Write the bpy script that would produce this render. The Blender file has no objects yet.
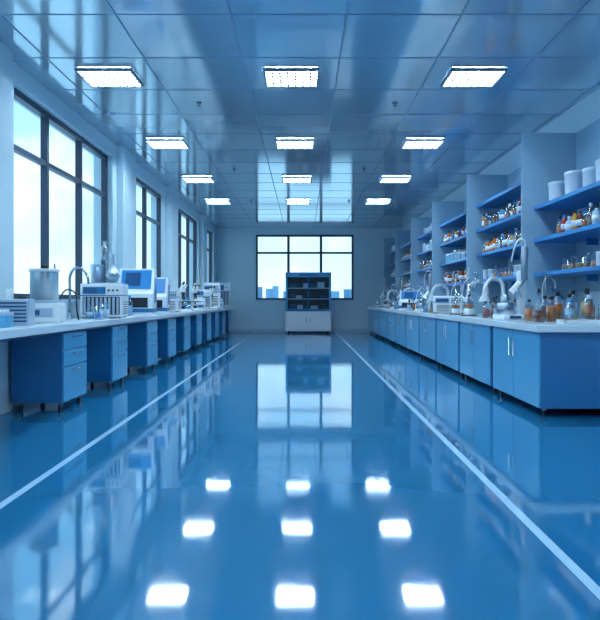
import bpy, bmesh, math, random
from mathutils import Vector, Matrix
random.seed(7)
S = bpy.context.scene
S.view_settings.view_transform = 'Standard'
S.view_settings.exposure = 0.4

# ------------------------------------------------------------ materials
def lin(c):
    out=[]
    for v in c:
        v=v/255.0
        out.append(v/12.92 if v<=0.04045 else ((v+0.055)/1.055)**2.4)
    return (out[0],out[1],out[2],1.0)

def mat(name,rgb,rough=0.5,metal=0.0,emis=None,estr=0.0,noise=0.0,ior=1.5,coat=0.0):
    m=bpy.data.materials.new(name); m.use_nodes=True
    nt=m.node_tree; b=nt.nodes['Principled BSDF']
    b.inputs['Base Color'].default_value=lin(rgb)
    b.inputs['Roughness'].default_value=rough
    b.inputs['Metallic'].default_value=metal
    b.inputs['IOR'].default_value=ior
    b.inputs['Coat Weight'].default_value=coat
    if emis:
        b.inputs['Emission Color'].default_value=lin(emis)
        b.inputs['Emission Strength'].default_value=estr
    if noise>0:
        tc=nt.nodes.new('ShaderNodeTexCoord'); n=nt.nodes.new('ShaderNodeTexNoise')
        n.inputs['Scale'].default_value=3.0; n.inputs['Detail'].default_value=4
        mx=nt.nodes.new('ShaderNodeMix'); mx.data_type='RGBA'
        c=lin(rgb)
        mx.inputs['A'].default_value=tuple(v*(1-noise) for v in c[:3])+(1,)
        mx.inputs['B'].default_value=tuple(min(1,v*(1+noise)) for v in c[:3])+(1,)
        nt.links.new(tc.outputs['Object'],n.inputs['Vector'])
        nt.links.new(n.outputs['Fac'],mx.inputs['Factor'])
        nt.links.new(mx.outputs['Result'],b.inputs['Base Color'])
    return m

def thin_glass(name,tint,base=0.04,edge=0.4,rough=0.05):
    m=bpy.data.materials.new(name); m.use_nodes=True
    nt=m.node_tree; nt.nodes.clear()
    o=nt.nodes.new('ShaderNodeOutputMaterial')
    t=nt.nodes.new('ShaderNodeBsdfTransparent'); t.inputs['Color'].default_value=lin(tint)
    g=nt.nodes.new('ShaderNodeBsdfGlossy'); g.inputs['Roughness'].default_value=rough
    lw=nt.nodes.new('ShaderNodeLayerWeight'); lw.inputs['Blend'].default_value=0.3
    mr=nt.nodes.new('ShaderNodeMapRange'); mr.inputs['To Min'].default_value=base; mr.inputs['To Max'].default_value=edge
    mx=nt.nodes.new('ShaderNodeMixShader')
    nt.links.new(lw.outputs['Facing'],mr.inputs['Value'])
    nt.links.new(mr.outputs['Result'],mx.inputs[0])
    nt.links.new(t.outputs[0],mx.inputs[1]); nt.links.new(g.outputs[0],mx.inputs[2])
    nt.links.new(mx.outputs[0],o.inputs['Surface'])
    return m

M_wall=mat('wall_paint',(188,214,226),0.55,noise=0.02)
M_wallR=mat('wall_paint_right',(198,219,230),0.55,noise=0.02)
M_trim=mat('trim_paint',(162,192,212),0.4)
M_frame=mat('window_frame_dark',(30,54,78),0.35)
M_pane=thin_glass('window_pane',(246,252,255),0.02,0.10)
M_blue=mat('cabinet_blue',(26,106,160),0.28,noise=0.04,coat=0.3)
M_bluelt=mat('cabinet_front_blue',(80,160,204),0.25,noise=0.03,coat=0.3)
M_bluedk=mat('cabinet_side_navy',(18,66,108),0.3,noise=0.04,coat=0.2)
M_top=mat('countertop_white',(202,220,230),0.18,noise=0.02)
M_shelf=mat('shelf_blue',(36,126,192),0.3)
M_panel=mat('shelf_panel_grey',(140,176,200),0.45,noise=0.03)
M_steel=mat('steel',(170,185,198),0.25,metal=0.9)
M_dark=mat('dark_plastic',(20,30,44),0.35)
M_black=mat('black_rubber',(12,16,22),0.6)
M_white=mat('white_plastic',(218,228,235),0.35)
M_offw=mat('grey_plastic',(152,176,198),0.4)
M_screen=mat('screen_blue',(30,60,100),0.15,emis=(50,110,170),estr=0.2)
M_glass=thin_glass('lab_glass',(224,240,248),0.12,0.7)
M_milk=thin_glass('frosted_glass',(190,220,236),0.35,0.85,0.3)
M_amber=mat('amber_liquid',(210,106,26),0.15)
M_brown=mat('brown_liquid',(132,58,22),0.15)
M_red=mat('red_liquid',(172,54,40),0.15)
M_yel=mat('yellow_liquid',(216,158,60),0.15)
M_blq=mat('blue_liquid',(56,136,196),0.15)
M_clr=mat('pale_liquid',(174,202,222),0.12)
M_pink=mat('pink_plastic',(200,104,138),0.4)
M_light=mat('lamp_diffuser',(255,255,255),0.5,emis=(222,245,255),estr=66.0)
M_louver=mat('lamp_louver',(94,114,134),0.4)
M_stripe=mat('stripe_paint',(152,190,216),0.15)
M_city=mat('city_haze_tint',(112,158,192),0.8,noise=0.15)  # pale blue distance haze painted into the building colour
M_ground=mat('pale_bounce_ground',(240,248,252),0.9,noise=0.03)  # haze-white colour chosen to bounce light up onto the ceiling
M_tile_line=mat('ceiling_seam',(96,130,158),0.5)

# floor: glossy blue epoxy
def floor_mat():
    m=bpy.data.materials.new('floor_epoxy'); m.use_nodes=True
    nt=m.node_tree; b=nt.nodes['Principled BSDF']
    tc=nt.nodes.new('ShaderNodeTexCoord')
    n=nt.nodes.new('ShaderNodeTexNoise'); n.inputs['Scale'].default_value=0.7; n.inputs['Detail'].default_value=3
    mx=nt.nodes.new('ShaderNodeMix'); mx.data_type='RGBA'
    mx.inputs['A'].default_value=lin((28,100,146)); mx.inputs['B'].default_value=lin((36,110,156))
    nt.links.new(tc.outputs['Object'],n.inputs['Vector'])
    nt.links.new(n.outputs['Fac'],mx.inputs['Factor'])
    nt.links.new(mx.outputs['Result'],b.inputs['Base Color'])
    b.inputs['Roughness'].default_value=0.055
    b.inputs['IOR'].default_value=2.7
    n2=nt.nodes.new('ShaderNodeTexNoise'); n2.inputs['Scale'].default_value=2.2; n2.inputs['Detail'].default_value=2
    bp=nt.nodes.new('ShaderNodeBump'); bp.inputs['Strength'].default_value=0.2; bp.inputs['Distance'].default_value=0.005
    nt.links.new(tc.outputs['Object'],n2.inputs['Vector'])
    nt.links.new(n2.outputs['Fac'],bp.inputs['Height']); nt.links.new(bp.outputs['Normal'],b.inputs['Normal'])
    return m
M_floor=floor_mat()

def ceil_mat():
    m=bpy.data.materials.new('ceiling_metal_tile'); m.use_nodes=True
    nt=m.node_tree; b=nt.nodes['Principled BSDF']
    tc=nt.nodes.new('ShaderNodeTexCoord')
    mp=nt.nodes.new('ShaderNodeVectorMath'); mp.operation='ADD'; mp.inputs[1].default_value=(100.625,93.33333-6.6+0.46667,0)
    dv=nt.nodes.new('ShaderNodeVectorMath'); dv.operation='DIVIDE'; dv.inputs[1].default_value=(1.0,0.93333,1)
    fl=nt.nodes.new('ShaderNodeVectorMath'); fl.operation='FLOOR'
    wn=nt.nodes.new('ShaderNodeTexWhiteNoise')
    sp=nt.nodes.new('ShaderNodeSeparateXYZ'); cb=nt.nodes.new('ShaderNodeCombineXYZ')
    nt.links.new(tc.outputs['Object'],mp.inputs[0]); nt.links.new(mp.outputs[0],dv.inputs[0])
    nt.links.new(dv.outputs[0],fl.inputs[0]); nt.links.new(fl.outputs[0],sp.inputs[0])
    nt.links.new(sp.outputs['X'],cb.inputs['X']); nt.links.new(sp.outputs['Y'],cb.inputs['Y'])
    nt.links.new(cb.outputs[0],wn.inputs['Vector'])
    mx=nt.nodes.new('ShaderNodeMix'); mx.data_type='RGBA'
    mx.inputs['A'].default_value=lin((180,204,216)); mx.inputs['B'].default_value=lin((204,222,232))
    nt.links.new(wn.outputs['Value'],mx.inputs['Factor'])
    nt.links.new(mx.outputs['Result'],b.inputs['Base Color'])
    b.inputs['Metallic'].default_value=0.64
    b.inputs['Roughness'].default_value=0.11
    return m
M_ceil=ceil_mat()

# ------------------------------------------------------------ mesh builder
class MB:
    def __init__(s,name):
        s.name=name; s.bm=bmesh.new(); s.mats=[]
    def mi(s,m):
        if m not in s.mats: s.mats.append(m)
        return s.mats.index(m)
    def merge(s,t,m,smooth=False,M=None):
        i=s.mi(m); mp={}
        for v in t.verts:
            mp[v]=s.bm.verts.new(M@v.co if M else v.co)
        for f in t.faces:
            try:
                nf=s.bm.faces.new([mp[v] for v in f.verts]); nf.material_index=i; nf.smooth=smooth
            except ValueError: pass
        t.free()
    def box(s,x0,x1,y0,y1,z0,z1,m,bev=0.0,M=None):
        t=bmesh.new(); bmesh.ops.create_cube(t,size=1.0)
        for v in t.verts:
            v.co=Vector(((x0+x1)/2+v.co.x*(x1-x0),(y0+y1)/2+v.co.y*(y1-y0),(z0+z1)/2+v.co.z*(z1-z0)))
        if bev>0:
            bmesh.ops.bevel(t,geom=t.edges[:],offset=bev,segments=2,affect='EDGES',profile=0.6)
        s.merge(t,m,False,M)
    def quad(s,pts,m):
        t=bmesh.new(); t.faces.new([t.verts.new(p) for p in pts]); s.merge(t,m)
    def lathe(s,cx,cy,cz,prof,m,seg=16,M=None):
        t=bmesh.new(); rings=[]
        for r,z in prof:
            if r<1e-5: rings.append([t.verts.new((cx,cy,cz+z))])
            else: rings.append([t.verts.new((cx+r*math.cos(2*math.pi*k/seg),cy+r*math.sin(2*math.pi*k/seg),cz+z)) for k in range(seg)])
        for a,b in zip(rings,rings[1:]):
            for k in range(seg):
                k2=(k+1)%seg
                if len(a)==1 and len(b)==1: continue
                if len(a)==1: t.faces.new([a[0],b[k2],b[k]])
                elif len(b)==1: t.faces.new([a[k],a[k2],b[0]])
                else: t.faces.new([a[k],a[k2],b[k2],b[k]])
        s.merge(t,m,True,M)
    def cyl(s,cx,cy,z0,z1,r,m,seg=20,M=None,bev=0.0):
        e=min(0.004,(z1-z0)*0.2,r*0.2) if bev==0 else bev
        s.lathe(cx,cy,0,[(0,z0),(r-e,z0),(r-e,z0),(r,z0+e),(r,z1-e),(r-e,z1),(r-e,z1),(0,z1)],m,seg,M)
    def rod(s,p,q,r,m,seg=10):
        p=Vector(p);q=Vector(q);d=q-p;L=d.length
        M=Matrix.Translation(p)@d.to_track_quat('Z','Y').to_matrix().to_4x4()
        s.lathe(0,0,0,[(0,0),(r,0),(r,0),(r,L),(r,L),(0,L)],m,seg,M)
    def tube(s,pts,r,m,seg=10,sub=6):
        P=[Vector(p) for p in pts]; Q=[]
        for i in range(len(P)-1):
            p0=P[max(i-1,0)];p1=P[i];p2=P[i+1];p3=P[min(i+2,len(P)-1)]
            for k in range(sub):
                u=k/sub
                Q.append(0.5*((2*p1)+(p2-p0)*u+(2*p0-5*p1+4*p2-p3)*u*u+(3*p1-p0-3*p2+p3)*u**3))
        Q.append(P[-1])
        t=bmesh.new(); prev=None; up=Vector((0.31,0.87,0.2)).normalized(); rings=[]
        for i,q in enumerate(Q):
            d=(Q[min(i+1,len(Q)-1)]-Q[max(i-1,0)]).normalized()
            a=up-d*up.dot(d); a.normalize(); up=a; b=d.cross(a)
            rings.append([t.verts.new(q+r*(math.cos(2*math.pi*k/seg)*a+math.sin(2*math.pi*k/seg)*b)) for k in range(seg)])
        for A,B in zip(rings,rings[1:]):
            for k in range(seg): t.faces.new([A[k],A[(k+1)%seg],B[(k+1)%seg],B[k]])
        t.faces.new(rings[0][::-1]); t.faces.new(rings[-1])
        s.merge(t,m,True)
    def prism(s,prof,x0,x1,m,bev=0.0):
        t=bmesh.new()
        a=[t.verts.new((x0,y,z)) for y,z in prof]; b=[t.verts.new((x1,y,z)) for y,z in prof]
        n=len(prof)
        t.faces.new(a); t.faces.new(b[::-1])
        for k in range(n): t.faces.new([a[k],b[k],b[(k+1)%n],a[(k+1)%n]])
        bmesh.ops.recalc_face_normals(t,faces=t.faces[:])
        if bev>0: bmesh.ops.bevel(t,geom=t.edges[:],offset=bev,segments=2,affect='EDGES',profile=0.6)
        s.merge(t,m,False)
    def done(s,loc=(0,0,0),rz=0.0):
        bmesh.ops.recalc_face_normals(s.bm,faces=s.bm.faces[:])
        me=bpy.data.meshes.new(s.name); s.bm.to_mesh(me); s.bm.free()
        for m in s.mats: me.materials.append(m)
        o=bpy.data.objects.new(s.name,me); S.collection.objects.link(o)
        o.location=loc; o.rotation_euler=(0,0,rz)
        return o
def dup(o,loc,rz=0.0,sc=1.0):
    n=bpy.data.objects.new(o.name.split('.')[0],o.data); S.collection.objects.link(n)
    n.location=loc; n.rotation_euler=(0,0,rz); n.scale=(sc,sc,sc); return n

# ------------------------------------------------------------ room
YB,YF=-2.5,20.8; XL,XR=-3.0,3.45; H=3.575; T=0.3
b=MB('floor'); b.box(XL-T,XR+T,YB-T,YF+T,-0.2,0,M_floor); b.done()
b=MB('ceiling'); b.box(XL-T,XR+T,YB-T,YF+T,H,H+0.2,M_ceil); b.done()
b=MB('ceiling_grid')
x=-0.625
while x>XL: x-=1.0
x+=1.0
while x<XR:
    b.box(x-0.007,x+0.007,YB,YF,H-0.004,H,M_tile_line); x+=1.0
y=6.6+0.46667
while y>YB: y-=0.93333
y+=0.93333
while y<YF:
    b.box(XL,XR,y-0.007,y+0.007,H-0.003,H,M_tile_line); y+=0.93333
b.done()

SILL,HEAD,TRANS=1.1,3.37,2.74
wins=[(0.6,5.3),(6.15,9.45),(10.6,13.0),(14.1,17.3),(18.2,20.2)]  # first opening is out of view, added to let in more light
b=MB('wall_left')
b.box(XL-T,XL,YB,YF,0,SILL,M_wall); b.box(XL-T,XL,YB,YF,HEAD,H,M_wall)
ys=[YB]+[v for w in wins for v in w]+[YF]
for i in range(0,len(ys),2): b.box(XL-T,XL,ys[i],ys[i+1],SILL,HEAD,M_wall)
b.done()
for ya,yb in [(5.4,6.0),(9.65,10.4),(13.2,13.9),(17.45,18.05)]:
    b=MB('trim_pilaster'); b.box(XL,XL+0.11,ya,yb,0.0,H,M_wall,0.006); b.done()
b=MB('wall_right'); b.box(XR,XR+T,YB,YF,0,H,M_wallR); b.done()
b=MB('wall_far')
WX0,WX1=-1.64,1.76
b.box(XL-T,WX0,YF,YF+T,0,H,M_wall); b.box(WX1,XR+T,YF,YF+T,0,H,M_wall)
b.box(WX0,WX1,YF,YF+T,0,SILL,M_wall); b.box(WX0,WX1,YF,YF+T,HEAD,H,M_wall); b.done()
b=MB('wall_back'); b.box(XL-T,XR+T,YB-T,YB,0,H,M_wall); b.done()
b=MB('baseboard_left'); b.box(XL,XL+0.015,YB,YF,0,0.1,M_trim); b.done()
b=MB('baseboard_right'); b.box(XR-0.015,XR,YB,YF,0,0.1,M_trim); b.done()
b=MB('baseboard_far'); b.box(XL+0.02,XR-0.02,YF-0.015,YF,0,0.1,M_trim); b.done()

def window_side(n,ya,yb,cols):
    b=MB('window_%d'%n); xo=XL-0.12; t=0.04
    b.box(xo-t,xo+t,ya,yb,SILL,SILL+0.07,M_frame); b.box(xo-t,xo+t,ya,yb,HEAD-0.07,HEAD,M_frame)
    b.box(xo-t*.8,xo+t*.8,ya,yb,TRANS-0.03,TRANS+0.03,M_frame)
    b.box(xo-t,xo+t,ya,ya+0.06,SILL,HEAD,M_frame); b.box(xo-t,xo+t,yb-0.06,yb,SILL,HEAD,M_frame)
    for k in range(1,cols):
        yy=ya+(yb-ya)*k/cols; b.box(xo-t,xo+t,yy-0.03,yy+0.03,SILL,HEAD,M_frame)
    b.quad([(xo,ya+.05,SILL+.05),(xo,yb-.05,SILL+.05),(xo,yb-.05,HEAD-.05),(xo,ya+.05,HEAD-.05)],M_pane)
    b.box(XL-0.08,XL+0.03,ya,yb,SILL-0.03,SILL+0.01,M_trim)
    b.done()
for i,(a,c) in enumerate(wins): window_side(i+1,a,c,[4,3,2,3,2][i])
b=MB('window_6'); yo=YF+0.1; t=0.04
b.box(WX0,WX1,yo-t,yo+t,SILL,SILL+0.07,M_frame); b.box(WX0,WX1,yo-t,yo+t,HEAD-0.07,HEAD,M_frame)
b.box(WX0,WX1,yo-t,yo+t,TRANS-0.035,TRANS+0.035,M_frame)
for k in range(4):
    xx=WX0+(WX1-WX0)*k/3; w=0.045
    x0=max(WX0,xx-w);x1=min(WX1,xx+w); 
    if k==0:x1=WX0+0.07
    if k==3:x0=WX1-0.07
    b.box(x0,x1,yo-t,yo+t,SILL,HEAD,M_frame)
b.quad([(WX0+.05,yo,SILL+.05),(WX1-.05,yo,SILL+.05),(WX1-.05,yo,HEAD-.05),(WX0+.05,yo,HEAD-.05)],M_pane)
b.box(WX0,WX1,YF-0.03,YF+0.06,SILL-0.03,SILL+0.01,M_trim)
b.done()

b=MB('floor_stripe'); b.box(-1.64,-1.592,YB,20.3,0,0.0015,M_stripe); b.done()
b=MB('floor_stripe'); b.box(1.088,1.136,YB,20.3,0,0.0015,M_stripe); b.done()

# ------------------------------------------------------------ ceiling lights
b=MB('ceiling_light')
w=0.29; d=0.235
b.box(-w,w,-d,d,-0.012,-0.006,M_light)
for s_ in (-1,1):
    b.box(s_*w-0.012,s_*w+0.012,-d-0.012,d+0.012,-0.035,0.0,M_louver)
    b.box(-w,w,s_*d-0.012,s_*d+0.012,-0.035,0.0,M_louver)
for k in range(1,7):
    p=-w+2*w*k/7; b.box(p-0.009,p+0.009,-d,d,-0.030,-0.014,M_louver)
for k in range(1,5):
    p=-d+2*d*k/5; b.box(-w,w,p-0.012,p+0.012,-0.0295,-0.014,M_louver)
L0=b.done((-0.125,6.62,H-0.006))
for lx in (-2.125,-0.125,1.875):
    for k in range(-2,4):
        if lx==-0.125 and k==0: continue
        dup(L0,(lx,6.62+2.8*k,H-0.006))
b=MB('sprinkler_head')
b.cyl(0,0,-0.01,0,0.035,M_steel); b.cyl(0,0,-0.04,-0.01,0.01,M_steel); b.cyl(0,0,-0.046,-0.04,0.024,M_steel)
s0=b.done((-1.3,7.5,H-0.001))
for p in [(1.15,7.5),(-1.3,11.3),(1.15,11.3),(-1.3,15),(1.15,15)]: dup(s0,(p[0],p[1],H-0.001))

# ------------------------------------------------------------ left benches
CT=0.87
b=MB('lab_bench_countertop'); b.box(-2.87,-2.28,3.0,20.3,CT-0.07,CT,M_top,0.008)
b.box(-2.86,-2.36,3.02,20.28,CT-0.1,CT-0.07,M_bluedk); 
b.done()
def pedestal():
    b=MB('pedestal_cabinet')
    b.box(-0.52,-0.018,0,0.62,0.095,CT-0.1,M_blue,0.004)
    b.box(-0.018,0,0.004,0.616,0.1,0.44,M_bluelt,0.004)
    b.box(-0.018,0,0.004,0.616,0.45,0.60,M_bluelt,0.004)
    b.box(-0.018,0,0.004,0.616,0.61,CT-0.104,M_bluelt,0.004)
    for z in (0.40,0.565,0.73):
        b.rod((0.022,0.2,z),(0.022,0.42,z),0.006,M_steel); b.rod((0,0.21,z),(0.022,0.21,z),0.005,M_steel); b.rod((0,0.41,z),(0.022,0.41,z),0.005,M_steel)
    for x in (-0.45,-0.06):
        for y in (0.06,0.56):
            b.cyl(x,y,0.06,0.095,0.012,M_steel,8)
            b.box(x-0.016,x+0.016,y-0.02,y+0.02,0.055,0.075,M_steel)
            b.rod((x-0.012,y,0.035),(x+0.012,y,0.035),0.035,M_black,14)
    return b
ped=None
for y in [3.1,5.85,7.35,9.0,10.4,11.8,13.2,14.6,16.0,17.4,18.8]:
    if ped is None: ped=pedestal().done((-2.33,y,0))
    else: dup(ped,(-2.33,y,0))

# ------------------------------------------------------------ right benches
b=MB('lab_bench_countertop'); b.box(2.16,3.43,5.55,20.3,CT-0.07,CT,M_top,0.008); b.done()
def base_cab():
    b=MB('base_cabinet')
    L=1.36
    b.box(0.02,1.2,0,L,0.085,CT-0.071,M_blue,0.004)
    for k in range(2):
        y0=k*L/2+0.006; y1=(k+1)*L/2-0.006
        b.box(0,0.02,y0,y1,0.09,CT-0.085,M_bluelt,0.004)
        yh=y1-0.06 if k==0 else y0+0.06
        b.rod((-0.025,yh,0.52),(-0.025,yh,0.70),0.006,M_steel)
        b.rod((0,yh,0.53),(-0.025,yh,0.53),0.005,M_steel); b.rod((0,yh,0.69),(-0.025,yh,0.69),0.005,M_steel)
    for x in (0.08,1.12):
        for y in (0.07,L-0.07):
            b.cyl(x,y,0.06,0.085,0.012,M_steel,8)
            b.box(x-0.016,x+0.016,y-0.02,y+0.02,0.055,0.072,M_steel)
            b.rod((x-0.012,y,0.035),(x+0.012,y,0.035),0.035,M_black,14)
    return b
c0=base_cab().done((2.2,5.6,0))
for k in range(1,10): dup(c0,(2.2,5.6+1.46*k,0))

# ------------------------------------------------------------ bottle makers
def reagent(b,x,y,z,h,r,liq,cap,lvl=0.5,seg=12):
    b.lathe(x,y,z,[(0,0),(r*.92,0),(r,h*.03),(r,h*.62),(r*.75,h*.70),(r*.34,h*.77),(r*.34,h*.88)],M_glass,seg)
    b.lathe(x,y,z,[(0,h*.015),(r*.93,h*.02),(r*.93,h*lvl),(0,h*lvl)],liq,seg)
    b.cyl(x,y,z+h*.86,z+h,r*.42,cap,seg)
def solidbottle(b,x,y,z,h,r,m,cap,seg=10):
    b.lathe(x,y,z,[(0,0),(r*.92,0),(r,h*.03),(r,h*.64),(r*.4,h*.78),(r*.38,h*.86),(0,h*.86)],m,seg)
    b.cyl(x,y,z+h*.85,z+h,r*.45,cap,seg)
    b.lathe(x,y,z,[(r*1.01,h*.2),(r*1.012,h*.2),(r*1.012,h*.5),(r*1.01,h*.5)],M_white,seg)
def erlen(b,x,y,z,h,r,liq,lvl=0.4,seg=16):
    b.lathe(x,y,z,[(0,0),(r*.95,0),(r,h*.04),(r*.28,h*.68),(r*.26,h*.95),(r*.34,h)],M_glass,seg)
    rr=r*(1-.72*(lvl/.68))
    b.lathe(x,y,z,[(0,h*.015),(r*.93,h*.03),(rr*.93,h*lvl),(0,h*lvl)],liq,seg)
def beaker(b,x,y,z,h,r,liq,lvl=0.5,seg=16):
    b.lathe(x,y,z,[(0,0),(r,0),(r,h),(r*1.06,h*1.02)],M_glass,seg)
    b.lathe(x,y,z,[(0,h*.02),(r*.94,h*.02),(r*.94,h*lvl),(0,h*lvl)],liq,seg)
def jar(b,x,y,z,h,r,m,seg=18):
    b.lathe(x,y,z,[(0,0),(r*.92,0),(r*.95,0.01),(r,h*.86),(r*1.04,h*.87),(r*1.04,h*.97),(r*.98,h),(0,h)],m,seg)

# ------------------------------------------------------------ shelving units
ZP=[5.1,7.57,10.1,12.8,15.3,17.9,20.4]
SH=[1.44,1.86,2.27]
SX=2.9
for i in range(6):
    y0,y1=ZP[i],ZP[i+1]
    b=MB('wall_shelf_unit')
    b.box(2.75,3.45,y1-0.04,y1,CT+0.001,3.2,M_panel,0.003)
    if i==0: b.box(2.75,3.45,y0,y0+0.03,1.3,3.2,M_panel,0.003)
    b.box(3.43,3.45,y0+0.03,y1-0.04,1.2,3.2,M_panel)
    hs=SH if i==0 else SH+[2.68]
    for h in hs:
        b.box(SX,3.43,y0+0.0,y1-0.04,h-0.045,h,M_shelf,0.003)
        for yy in (y0+0.5,y1-0.6):
            b.prism([(yy,h-0.04),(yy+0.02,h-0.04),(yy+0.02,h-0.12),(yy,h-0.12)],3.3,3.43,M_shelf)
    b.done()
liqs=[M_amber,M_brown,M_amber,M_yel,M_blq,M_clr,M_amber,M_brown,M_clr,M_red]
caps=[M_dark,M_shelf,M_white,M_dark,M_dark]
def fill(y0,y1,h,style):
    y=y0+0.08
    if style=='bottles':
        b=MB('reagent_bottle_row')
        while y<y1-0.12:
            r=random.uniform(.035,.05); hh=random.uniform(.17,.25)
            if random.random()<0.5: reagent(b,SX+.09,y+r,h,hh,r,random.choice(liqs),random.choice(caps),random.uniform(.35,.58))
            else: solidbottle(b,SX+.09,y+r,h,hh,r,random.choice(liqs),random.choice(caps))
            if random.random()<0.8: solidbottle(b,SX+.25,y+r,h,hh*1.08,r,random.choice(liqs),random.choice(caps))
            y+=2*r+random.uniform(.012,.06)
            if random.random()<0.08: y+=0.2
    elif style=='jars':
        b=MB('storage_jar_row')
        while y<y1-0.25:
            r=random.uniform(.07,.1); jar(b,SX+.16,y+r,h,random.uniform(.17,.24),r,random.choice([M_white,M_white,M_offw,M_glass]))
            y+=2*r+random.uniform(.03,.12)
    elif style=='ware':
        b=MB('glassware_row')
        while y<y1-0.2:
            r=random.uniform(.045,.065); k=random.random()
            if k<.4: erlen(b,SX+.12,y+r,h,random.uniform(.15,.22),r,random.choice(liqs))
            elif k<.75: beaker(b,SX+.12,y+r,h,random.uniform(.11,.16),r,random.choice([M_blq,M_clr,M_yel,M_amber]))
            else: jar(b,SX+.12,y+r,h,.15,r,M_white)
            y+=2*r+random.uniform(.02,.09)
    else:
        b=MB('storage_box_row')
        while y<y1-0.4:
            w=random.uniform(.18,.32); hh=random.uniform(.12,.22)
            m=random.choice([M_white,M_offw,M_bluelt,M_blue])
            b.box(SX+.05,SX+.36,y,y+w,h,h+hh,m,.006); b.box(SX+.045,SX+.365,y-.005,y+w+.005,h+hh-.03,h+hh,M_white,.004)
            y+=w+random.uniform(.03,.15)
    b.done()
styles=[['ware','bottles',None],
        ['ware','bottles','bottles',None],
        ['bottles','boxes','bottles',None],
        ['ware','bottles','boxes','jars'],
        ['bottles','ware','bottles',None],
        ['boxes','bottles','ware','jars']]
for i in range(6):
    hs=SH if i==0 else SH+[2.68]
    for h,st in zip(hs,styles[i]):
        if st: fill(ZP[i]+0.05,ZP[i+1]-0.06-(0.35 if i==0 else 0),h,st)
b=MB('white_storage_tub'); jar(b,0,0,0,.25,.105,M_white,24); t0=b.done((3.08,7.25,2.27))
dup(t0,(3.08,6.78,2.27),0,1.1); dup(t0,(3.1,6.42,2.27),0,.95); dup(t0,(3.08,6.08,2.27))

# ------------------------------------------------------------ far instrument cabinet
b=MB('glass_front_equipment_cabinet')
w=0.76; y0,y1=0,0.7
b.box(-w,w,y0,y1,0.06,0.72,M_white,.01)
b.box(-w,w,y1-.04,y1,0.72,2.02,M_blue,.004)
b.box(-w,-w+.07,y0,y1,0.72,2.02,M_bluelt,.004); b.box(w-.07,w,y0,y1,0.72,2.02,M_bluelt,.004)
b.box(-w,w,y0,y1,1.86,2.02,M_bluelt,.006); b.box(-w+.05,w-.05,y0,y1,0.72,0.8,M_blue,.004)
b.box(-w+.07,w-.07,.35,y1-.04,0.8,1.86,M_dark)
for z in (1.12,1.48):
    b.box(-w+.07,w-.07,.02,.4,z,z+.03,M_offw)
for z in (0.8,1.15,1.51):
    x=-.62
    while x<.55:
        ww=random.uniform(.14,.26); b.box(x,x+ww,.12,.34,z,z+random.uniform(.1,.2),random.choice([M_offw,M_dark,M_dark,M_bluedk,M_bluedk]),.005)
        x+=ww+random.uniform(.02,.08)
b.box(-.3,.3,-.006,.0,1.9,1.97,M_screen)
for s_ in (-1,1):
    b.box(min(s_*.01,s_*(w-.03)),max(s_*.01,s_*(w-.03)),-.02,0,.1,.68,M_white,.005)
    b.rod((s_*.06,-.04,.35),(s_*.06,-.04,.5),.008,M_steel)
    for yy in (.08,.6): b.cyl(s_*(w-.1),yy,0,.06,.03,M_black,12)
b.box(-.02,.02,0.0,.03,.8,1.86,M_blue)
b.quad([(-w+.07,.01,.8),(w-.07,.01,.8),(w-.07,.01,1.86),(-w+.07,.01,1.86)],M_pane)
b.done((0.18,19.95,0))

# ------------------------------------------------------------ instrument makers (front = -y)
def inst_box(name,W,D,Hh,style=0):
    b=MB(name)
    for sx in (-1,1):
        for sy in (-1,1): b.cyl(sx*(W/2-.04),sy*(D/2-.04),0,.015,.015,M_black,10)
    b.box(-W/2,W/2,-D/2,D/2,.015,Hh,M_white,.015)
    if style==1:
        b.box(-W*.44,W*.44,-D/2-.006,-D/2+.01,Hh*.1,Hh*.62,M_dark,.003)
        for k in range(9):
            x=-W*.42+k*W*.84/8.6
            b.box(x,x+W*.055,-D/2-.014,-D/2,Hh*.12,Hh*.60,M_offw,.002)
        b.box(-W*.44,W*.1,-D/2-.01,-D/2+.01,Hh*.7,Hh*.9,M_blue,.003)
        b.box(-W*.40,-W*.1,-D/2-.014,-D/2,Hh*.73,Hh*.87,M_screen)
        for k in range(3): b.cyl(0,0,0,.014,.014,M_dark,12,Matrix.Translation((W*.18+k*W*.1,-D/2-.002,Hh*.8))@Matrix.Rotation(math.pi/2,4,'X'))
    else:
        b.box(-W/2+.03,W/2-.03,-D/2-.006,-D/2+.01,Hh*.58,Hh*.9,M_offw,.003)
        b.box(-W/2+.05,-W/2+.05+W*.42,-D/2-.010,-D/2,Hh*.64,Hh*.85,M_screen)
        for k in range(4): b.cyl(0,0,0,.012,.012,M_dark,12,Matrix.Translation((W*.14+k*W*.085,-D/2-.004,Hh*.74))@Matrix.Rotation(math.pi/2,4,'X'))
        for k in range(6):
            z=Hh*.12+k*Hh*.065
            b.box(-W*.38,W*.38,-D/2-.004,-D/2+.002,z,z+Hh*.025,M_dark)
    for k in range(6):
        z=Hh*.12+k*Hh*.065
        b.box(W/2-.002,W/2+.004,-D*.35,D*.35,z,z+Hh*.025,M_bluedk)
    b.box(-W/2-.002,W/2+.002,-D/2-.002,D/2+.002,Hh*.64,Hh*.67,M_blue)
    return b
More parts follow.
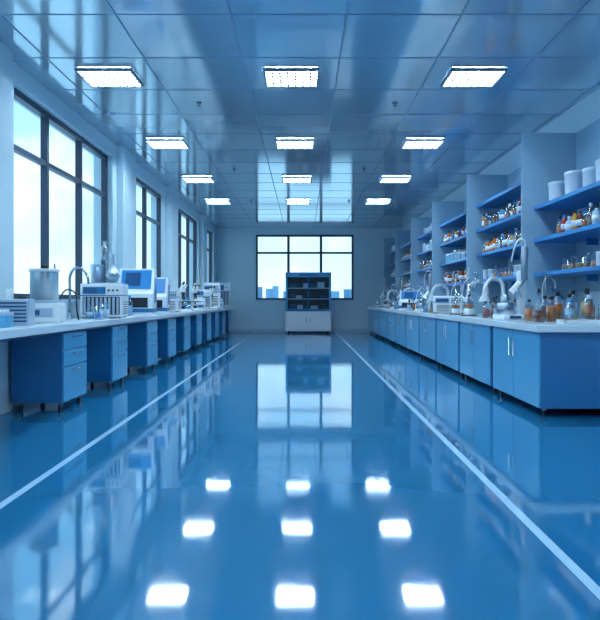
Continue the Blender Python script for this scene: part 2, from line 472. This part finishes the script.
def analyzer(W=.5,D=.46,Hh=.62):
    b=MB('benchtop_analyzer')
    h1=Hh*.45
    prof=[(-D/2,.0),(D/2,.0),(D/2,Hh),(D*.05,Hh),(-D*.32,h1*1.15),(-D/2,h1)]
    b.prism(prof,-W/2,W/2,M_white,.012)
    a=Vector((0,D*.05,Hh)); c=Vector((0,-D*.32,h1*1.15)); dd=(a-c)
    n=Vector((0,-dd.z,dd.y)).normalized()
    ang=math.atan2(dd.z,dd.y)
    M=Matrix.Translation((a+c)/2+n*.002)@Matrix.Rotation(ang,4,'X')
    b.box(-W*.42,W*.42,-dd.length*.42,dd.length*.42,-.004,.006,M_shelf,.003,M)
    b.box(-W*.3,W*.12,-dd.length*.3,dd.length*.3,.006,.010,M_screen,0,M)
    b.box(-W/2-.003,W/2+.003,-D/2-.003,D/2+.003,.04,.1,M_blue)
    b.box(-W*.36,W*.36,-D/2-.008,-D/2+.004,h1*.35,h1*.82,M_dark,.004)
    b.box(W/2-.001,W/2+.005,-D*.1,D*.44,Hh*.25,Hh*.8,M_shelf,.003)
    for k in range(5): b.box(W/2+.003,W/2+.007,D*.0,D*.4,Hh*.3+k*.04,Hh*.3+k*.04+.016,M_dark)
    return b
def microscope():
    b=MB('microscope')
    b.box(-.1,.1,-.14,.14,0,.035,M_white,.01)
    b.box(-.035,.035,.06,.12,.03,.34,M_white,.01)
    b.box(-.03,.03,-.06,.1,.30,.36,M_white,.01)
    b.box(-.08,.08,-.1,.06,.14,.155,M_dark,.003)
    b.cyl(0,-.04,.035,.08,.03,M_dark,16); b.cyl(0,-.04,.26,.30,.035,M_dark,16)
    for k in (-1,0,1): b.rod((k*.015,-.04,.27),(k*.028,-.04+.01*k,.19),.011,M_steel)
    for k in (-1,1):
        b.rod((k*.028,.0,.35),(k*.034,-.1,.43),.018,M_white); b.rod((k*.034,-.1,.43),(k*.036,-.13,.453),.02,M_dark)
        b.rod((k*.035,.09,.12),(k*.06,.09,.12),.025,M_dark,16)
    b.cyl(0,.02,.36,.42,.025,M_dark,14)
    return b
def retort(hh=.62,liq=M_amber):
    b=MB('distillation_apparatus')
    b.box(-.1,.1,-.07,.09,0,.015,M_dark,.004); b.cyl(0,.06,.015,hh,.007,M_steel,8)
    b.cyl(0,-.03,.015,.09,.07,M_white,20)
    b.lathe(0,-.03,.085,[(0,0),(.03,.003),(.058,.03),(.065,.06),(.055,.095),(.03,.118),(.017,.13),(.017,.2)],M_glass,18)
    b.lathe(0,-.03,.085,[(0,.004),(.028,.007),(.054,.03),(.061,.06),(0,.06)],liq,18)
    b.rod((0,.06,.26),(0,-.03,.26),.005,M_steel); b.rod((0,-.045,.26),(0,-.015,.26),.02,M_dark)
    b.rod((0,-.03,.28),(0,-.03,.40),.015,M_glass)
    b.rod((0,-.03,.37),(.2,-.03,.24),.014,M_glass); b.rod((.03,-.03,.35),(.18,-.03,.25),.026,M_glass,14)
    b.tube([(.2,-.03,.24),(.225,-.03,.2),(.225,-.03,.14)],.011,M_glass)
    erlen(b,.225,-.03,.0,.15,.05,liq,.45)
    b.tube([(.06,-.03,.36),(.08,.0,.45),(.02,.05,.5),(-.06,.05,.4),(-.09,.03,.2),(-.1,.03,.02)],.006,M_white,8)
    b.rod((0,.06,.5),(.08,.0,.5),.005,M_steel); b.lathe(0.08,0,.42,[(0,0),(.006,.0),(.03,.05),(.035,.12),(.015,.15)],M_glass,14)
    return b
def arm():
    b=MB('fume_extraction_arm')
    b.cyl(0,0,0,.03,.07,M_offw,20); b.cyl(0,0,.03,.28,.026,M_white,16)
    b.tube([(0,0,.27),(0,.0,.36),(-.03,-.02,.44),(-.12,-.05,.49),(-.24,-.08,.47),(-.31,-.1,.38),(-.32,-.1,.30)],.023,M_white,14)
    b.lathe(-.32,-.1,.2,[(.065,0),(.07,.01),(.03,.08),(.025,.11)],M_white,18)
    b.cyl(0,0,.26,.30,.034,M_offw,16)
    b.rod((-.12,-.02,.49),(-.12,-.08,.49),.03,M_offw,14)
    return b
def rotovap():
    b=MB('rotary_evaporator')
    b.box(-.16,.16,-.12,.12,0,.05,M_white,.012); b.box(.07,.13,-.03,.05,.05,.5,M_white,.01)
    b.cyl(-.08,0,.05,.17,.085,M_steel,24)
    b.rod((.08,0,.38),(-.02,0,.28),.03,M_white,14); 
    b.lathe(0,0,0,[(0,0),(.035,.005),(.065,.05),(.055,.1),(.02,.13),(.018,.17)],M_glass,18,Matrix.Translation((-.12,0,.16))@Matrix.Rotation(math.radians(45),4,'Y'))
    b.cyl(.1,-.06,.4,.74,.035,M_milk,18)
    b.tube([(.1,-.06,.72),(.1,-.06,.8),(.04,-.06,.82),(0,-.04,.74),(.0,.02,.6)],.008,M_white,8)
    for k in range(7): b.lathe(.1,-.06,.44+k*.04,[(.02,0),(.024,.006),(.02,.012)],M_blq,14)
    b.box(-.1,.02,-.126,-.118,.012,.04,M_screen)
    b.lathe(.02,-.06,.2,[(0,0),(.03,.01),(.045,.045),(.03,.08),(.014,.1)],M_glass,16); b.rod((.02,-.06,.3),(.1,-.06,.4),.012,M_glass)
    return b

# ---- left bench items
b=MB('vacuum_jar_mixer')
b.box(-.18,.18,-.16,.16,0,.2,M_white,.02); b.box(-.12,.12,-.168,-.155,.06,.15,M_offw,.004); b.box(-.1,.0,-.172,-.166,.08,.13,M_screen)
b.cyl(0,.0,.2,.235,.14,M_offw,28); b.lathe(0,0,.235,[(0,0),(.135,0),(.135,.28),(.14,.285)],M_milk,28); b.cyl(0,0,.237,.44,.1,M_white,24)
b.cyl(0,0,.515,.545,.145,M_white,28); b.cyl(0,0,.545,.59,.035,M_dark,14)
b.rod((.1,0,.545),(.1,0,.6),.01,M_steel)
b.done((-2.63,6.1,CT),.15)
b=MB('pipette_tip_box'); b.box(-.12,.12,-.09,.09,0,.1,M_bluelt,.008); b.box(-.122,.122,-.092,.092,.1,.13,M_offw,.006)
for i in range(6):
    for j in range(4): b.cyl(-.09+i*.036,-.055+j*.036,.13,.15,.008,M_white,8)
b.done((-2.56,4.98,CT),.1)
b=MB('bench_power_module'); b.box(-.14,.14,-.1,.1,0,.24,M_offw,.012)
for k in range(6): b.box(-.12,.12,-.106,-.098,.03+k*.033,.046+k*.033,M_bluedk)
b.cyl(.05,0,.24,.265,.05,M_dark,16); b.cyl(-.06,0,.24,.33,.035,M_white,16); b.done((-2.64,5.52,CT),.15)
b=MB('gooseneck_faucet')
b.cyl(0,0,0,.04,.035,M_steel); b.tube([(0,0,.03),(0,0,.35),(0.0,0,.5),(.05,0,.6),(.14,-.01,.6),(.2,-.02,.5),(.21,-.02,.42)],.016,M_steel,12)
b.rod((0,0,.08),(0,-.07,.11),.009,M_blue)
b.done((-2.74,7.05,CT),0.2)
b=MB('coiled_hose')
b.tube([(0,0,.01),(.02,.02,.2),(.1,.06,.34),(.2,.02,.3),(.22,-.04,.12),(.24,-.06,.01)],.009,M_dark,8); b.done((-2.7,6.55,CT),.3)
# small glassware between the mixer and the chromatograph
b=MB('beaker_pair')
beaker(b,0,0,0,.15,.055,M_blq,.5); beaker(b,.02,.16,0,.2,.06,M_clr,.6); erlen(b,-.14,.1,0,.22,.065,M_clr,.4)
b.done((-2.44,7.15,CT))
inst_box('gas_chromatograph',.52,.46,.44,1).done((-2.59,7.85,CT),.12)
b=MB('flask_set')
b.box(-.2,.2,-.12,.12,0,.015,M_offw,.004)
jar(b,-.11,0,.015,.24,.085,M_milk); b.cyl(-.11,0,.02,.15,.075,M_blq,18)
b.lathe(.08,0,.015,[(0,0),(.06,.01),(.1,.08),(.09,.14),(.035,.2),(.028,.36),(.04,.37)],M_milk,20)
b.lathe(.08,0,.015,[(0,.003),(.055,.014),(.092,.08),(0,.08)],M_clr,20)
b.cyl(-.01,.08,.015,.56,.009,M_steel,8); b.rod((-.01,.08,.3),(.08,0,.3),.007,M_steel); b.rod((-.01,.08,.5),(-.02,-.02,.5),.006,M_steel)
b.lathe(-.02,-.02,.3,[(.01,0),(.045,.05),(.045,.16),(.014,.21),(.014,.26)],M_milk,16)
b.done((-2.58,7.85,CT+.44),.1)
analyzer(.54,.48,.72).done((-2.585,9.35,CT),.12)
b=MB('reagent_bottle_cluster')
for x,y,h,l in [(0,0,.26,M_blq),(.12,.05,.3,M_clr),(-.1,.08,.22,M_clr),(.05,-.13,.18,M_blq)]: reagent(b,x,y,0,h,.045,l,M_shelf,.5)
rb=b.done((-2.62,8.6,CT))
analyzer(.5,.46,.62).done((-2.59,10.4,CT),.1)
inst_box('benchtop_incubator',.45,.42,.44).done((-2.6,11.5,CT),.1)
ms=microscope().done((-2.5,12.4,CT),.7); ms.scale=(1.3,1.3,1.3)
dup(rb,(-2.6,13.1,CT),.5); dup(ms,(-2.5,13.8,CT),.6,1.3); dup(ms,(-2.5,16.2,CT),.6,1.3)
b=MB('benchtop_centrifuge')
b.lathe(0,0,0,[(0,0),(.19,0),(.2,.02),(.2,.2),(.18,.24),(.17,.27),(.1,.3),(0,.305)],M_white,28)
b.box(-.1,.1,-.21,-.15,.04,.12,M_offw,.008); b.box(-.06,.06,-.214,-.208,.06,.1,M_screen); b.lathe(0,0,.0,[(.2,.19),(.205,.195),(.2,.2)],M_blue,28)
cf=b.done((-2.58,14.7,CT),.5)
ib=inst_box('benchtop_incubator',.46,.42,.5,1); ib.done((-2.6,15.5,CT),.1)
ib=inst_box('benchtop_freezer',.48,.44,.72); ib.done((-2.6,17.1,CT),.1)
dup(cf,(-2.58,17.9,CT),.5); dup(rb,(-2.6,18.5,CT),.2)
ib=inst_box('benchtop_oven',.5,.46,.78,1); ib.done((-2.59,19.3,CT),.1)

# ---- right bench items
b=MB('amber_flask'); 
b.lathe(0,0,0,[(0,0),(.06,.005),(.075,.03),(.068,.12),(.04,.18),(.022,.21),(.02,.3),(.026,.31)],M_glass,20)
b.lathe(0,0,0,[(0,.004),(.055,.009),(.07,.03),(.063,.12),(0,.12)],M_brown,20); b.cyl(0,0,.3,.35,.018,M_dark,12)
b.done((2.42,6.15,CT))
for x,y,h,r,l,c in [(2.57,6.22,.27,.05,M_amber,M_dark),(2.69,6.05,.24,.055,M_clr,M_shelf),(2.79,6.28,.3,.055,M_brown,M_dark),
                    (2.90,6.08,.28,.055,M_amber,M_white),(2.99,6.32,.34,.06,M_yel,M_dark),(3.05,6.08,.3,.055,M_clr,M_shelf),(3.17,6.3,.32,.055,M_amber,M_dark),
                    (2.62,6.5,.28,.05,M_brown,M_dark),(2.8,6.6,.32,.055,M_amber,M_dark),(3.25,6.05,.28,.06,M_red,M_dark),
                    (2.98,6.62,.34,.055,M_clr,M_dark),(2.45,6.5,.24,.05,M_amber,M_dark),(3.15,6.65,.36,.06,M_amber,M_dark)]:
    b=MB('reagent_bottle'); reagent(b,0,0,0,h,r,l,c,.6,18); b.done((x,y,CT))
b=MB('sample_tray'); b.box(-.22,.22,-.09,.09,0,.015,M_white,.004)
for s_ in (-1,1): b.box(-.22,.22,s_*.085-.005,s_*.085+.005,.015,.04,M_white); b.box(s_*.215-.005,s_*.215+.005,-.09,.09,.015,.04,M_white)
for k in range(5): beaker(b,-.16+k*.08,0,.015,.07,.03,[M_amber,M_yel,M_clr,M_brown,M_amber][k])
b.done((2.72,5.83,CT))
rt=retort(.62,M_amber).done((2.42,8.75,CT),-.2); rt.scale=(1.15,1.15,1.15)
rt2=retort(.6,M_brown).done((2.9,7.05,CT),.5)
ar=arm().done((2.72,8.15,CT),.2); ar.scale=(1.05,1.05,1.05)
rv=rotovap().done((2.48,7.1,CT),.2); rv.scale=(1.15,1.15,1.15)
ar2=dup(ar,(2.85,9.3,CT),.1,1.05)
dup(rt,(2.45,9.6,CT),-.2,1.0)
inst_box('spectrophotometer',.5,.42,.3).done((2.55,10.5,CT),-.3)
bk=MB('beaker_group')
for x,y,h,r,l in [(0,0,.14,.05,M_clr),(.13,.03,.12,.045,M_pink),(-.12,.06,.16,.05,M_blq),(.04,.16,.11,.04,M_amber)]: beaker(bk,x,y,0,h,r,l)
erlen(bk,-.05,-.13,0,.2,.06,M_yel); bk=bk.done((2.4,11.1,CT))
dup(ar,(2.8,11.6,CT),0,1.05); dup(rv,(2.45,12.1,CT),.3); dup(rt,(2.5,12.8,CT),-.3)
rb2=MB('reagent_bottle_cluster')
for x,y,h,l in [(0,0,.26,M_amber),(.12,.05,.3,M_brown),(-.1,.08,.24,M_red),(.05,-.13,.2,M_blq),(.2,-.08,.24,M_amber),(-.12,-.08,.22,M_clr)]: reagent(rb2,x,y,0,h,.045,l,M_dark,.55)
rb2=rb2.done((2.5,13.5,CT)); dup(rb2,(3.1,9.8,CT),.4); dup(rb2,(2.5,16.2,CT),.8); dup(rb2,(3.1,13.9,CT),1.2); dup(rb2,(2.42,7.6,CT),.9,.9); dup(rb2,(3.1,8.6,CT),.3,1.1)
analyzer(.5,.44,.45).done((2.55,14.2,CT),-.3)
dup(ar,(2.8,15.0,CT),.1,1.05); dup(rv,(2.45,15.5,CT),.3); dup(bk,(2.42,14.8,CT),.6)
dup(rt,(2.5,17.0,CT),-.3,1.1); dup(ar,(2.8,17.6,CT),0,1.05); dup(rt2,(2.5,18.3,CT),0.2,1.1); dup(rv,(2.5,19.2,CT),.1,1.1)

# ------------------------------------------------------------ outside
b=MB('city_bounce_ground'); b.box(-2500,2500,-300,4000,-61,-60,M_ground); b.done()  # ground out of direct view, added to bounce light into the room
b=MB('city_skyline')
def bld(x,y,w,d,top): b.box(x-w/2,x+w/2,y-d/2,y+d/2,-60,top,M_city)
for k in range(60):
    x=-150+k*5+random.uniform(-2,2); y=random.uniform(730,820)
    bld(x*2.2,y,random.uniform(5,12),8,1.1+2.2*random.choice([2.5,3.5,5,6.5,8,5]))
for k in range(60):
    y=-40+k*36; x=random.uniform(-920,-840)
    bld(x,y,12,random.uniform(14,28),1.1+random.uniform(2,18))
b.done()

# ------------------------------------------------------------ world
w=bpy.data.worlds.new('sky_world'); S.world=w; w.use_nodes=True; nt=w.node_tree; nt.nodes.clear()
o=nt.nodes.new('ShaderNodeOutputWorld'); bg=nt.nodes.new('ShaderNodeBackground')
tc=nt.nodes.new('ShaderNodeTexCoord'); sep=nt.nodes.new('ShaderNodeSeparateXYZ')
nt.links.new(tc.outputs['Generated'],sep.inputs[0])
cr=nt.nodes.new('ShaderNodeValToRGB')
cr.color_ramp.elements[0].position=0.0; cr.color_ramp.elements[0].color=lin((178,214,230))
cr.color_ramp.elements[1].position=0.35; cr.color_ramp.elements[1].color=lin((126,184,218))
nt.links.new(sep.outputs['Z'],cr.inputs['Fac'])
n=nt.nodes.new('ShaderNodeTexNoise'); n.inputs['Scale'].default_value=4.5; n.inputs['Detail'].default_value=6
nt.links.new(tc.outputs['Generated'],n.inputs['Vector'])
mr=nt.nodes.new('ShaderNodeMapRange'); mr.inputs['From Min'].default_value=.48; mr.inputs['From Max'].default_value=.62
nt.links.new(n.outputs['Fac'],mr.inputs['Value'])
mx=nt.nodes.new('ShaderNodeMix'); mx.data_type='RGBA'; mx.inputs['B'].default_value=lin((202,222,232))
nt.links.new(mr.outputs['Result'],mx.inputs['Factor']); nt.links.new(cr.outputs['Color'],mx.inputs['A'])
nt.links.new(mx.outputs['Result'],bg.inputs['Color']); bg.inputs['Strength'].default_value=1.7
nt.links.new(bg.outputs[0],o.inputs['Surface'])

# ------------------------------------------------------------ camera
cd=bpy.data.cameras.new('camera'); cam=bpy.data.objects.new('camera',cd); S.collection.objects.link(cam)
cam.location=(0,0,1.1); cam.rotation_euler=(math.pi/2,0,0)
cd.sensor_width=36; cd.lens=600*36/620; cd.shift_x=-3/620; cd.shift_y=-10/620; cd.clip_end=6000
S.camera=cam
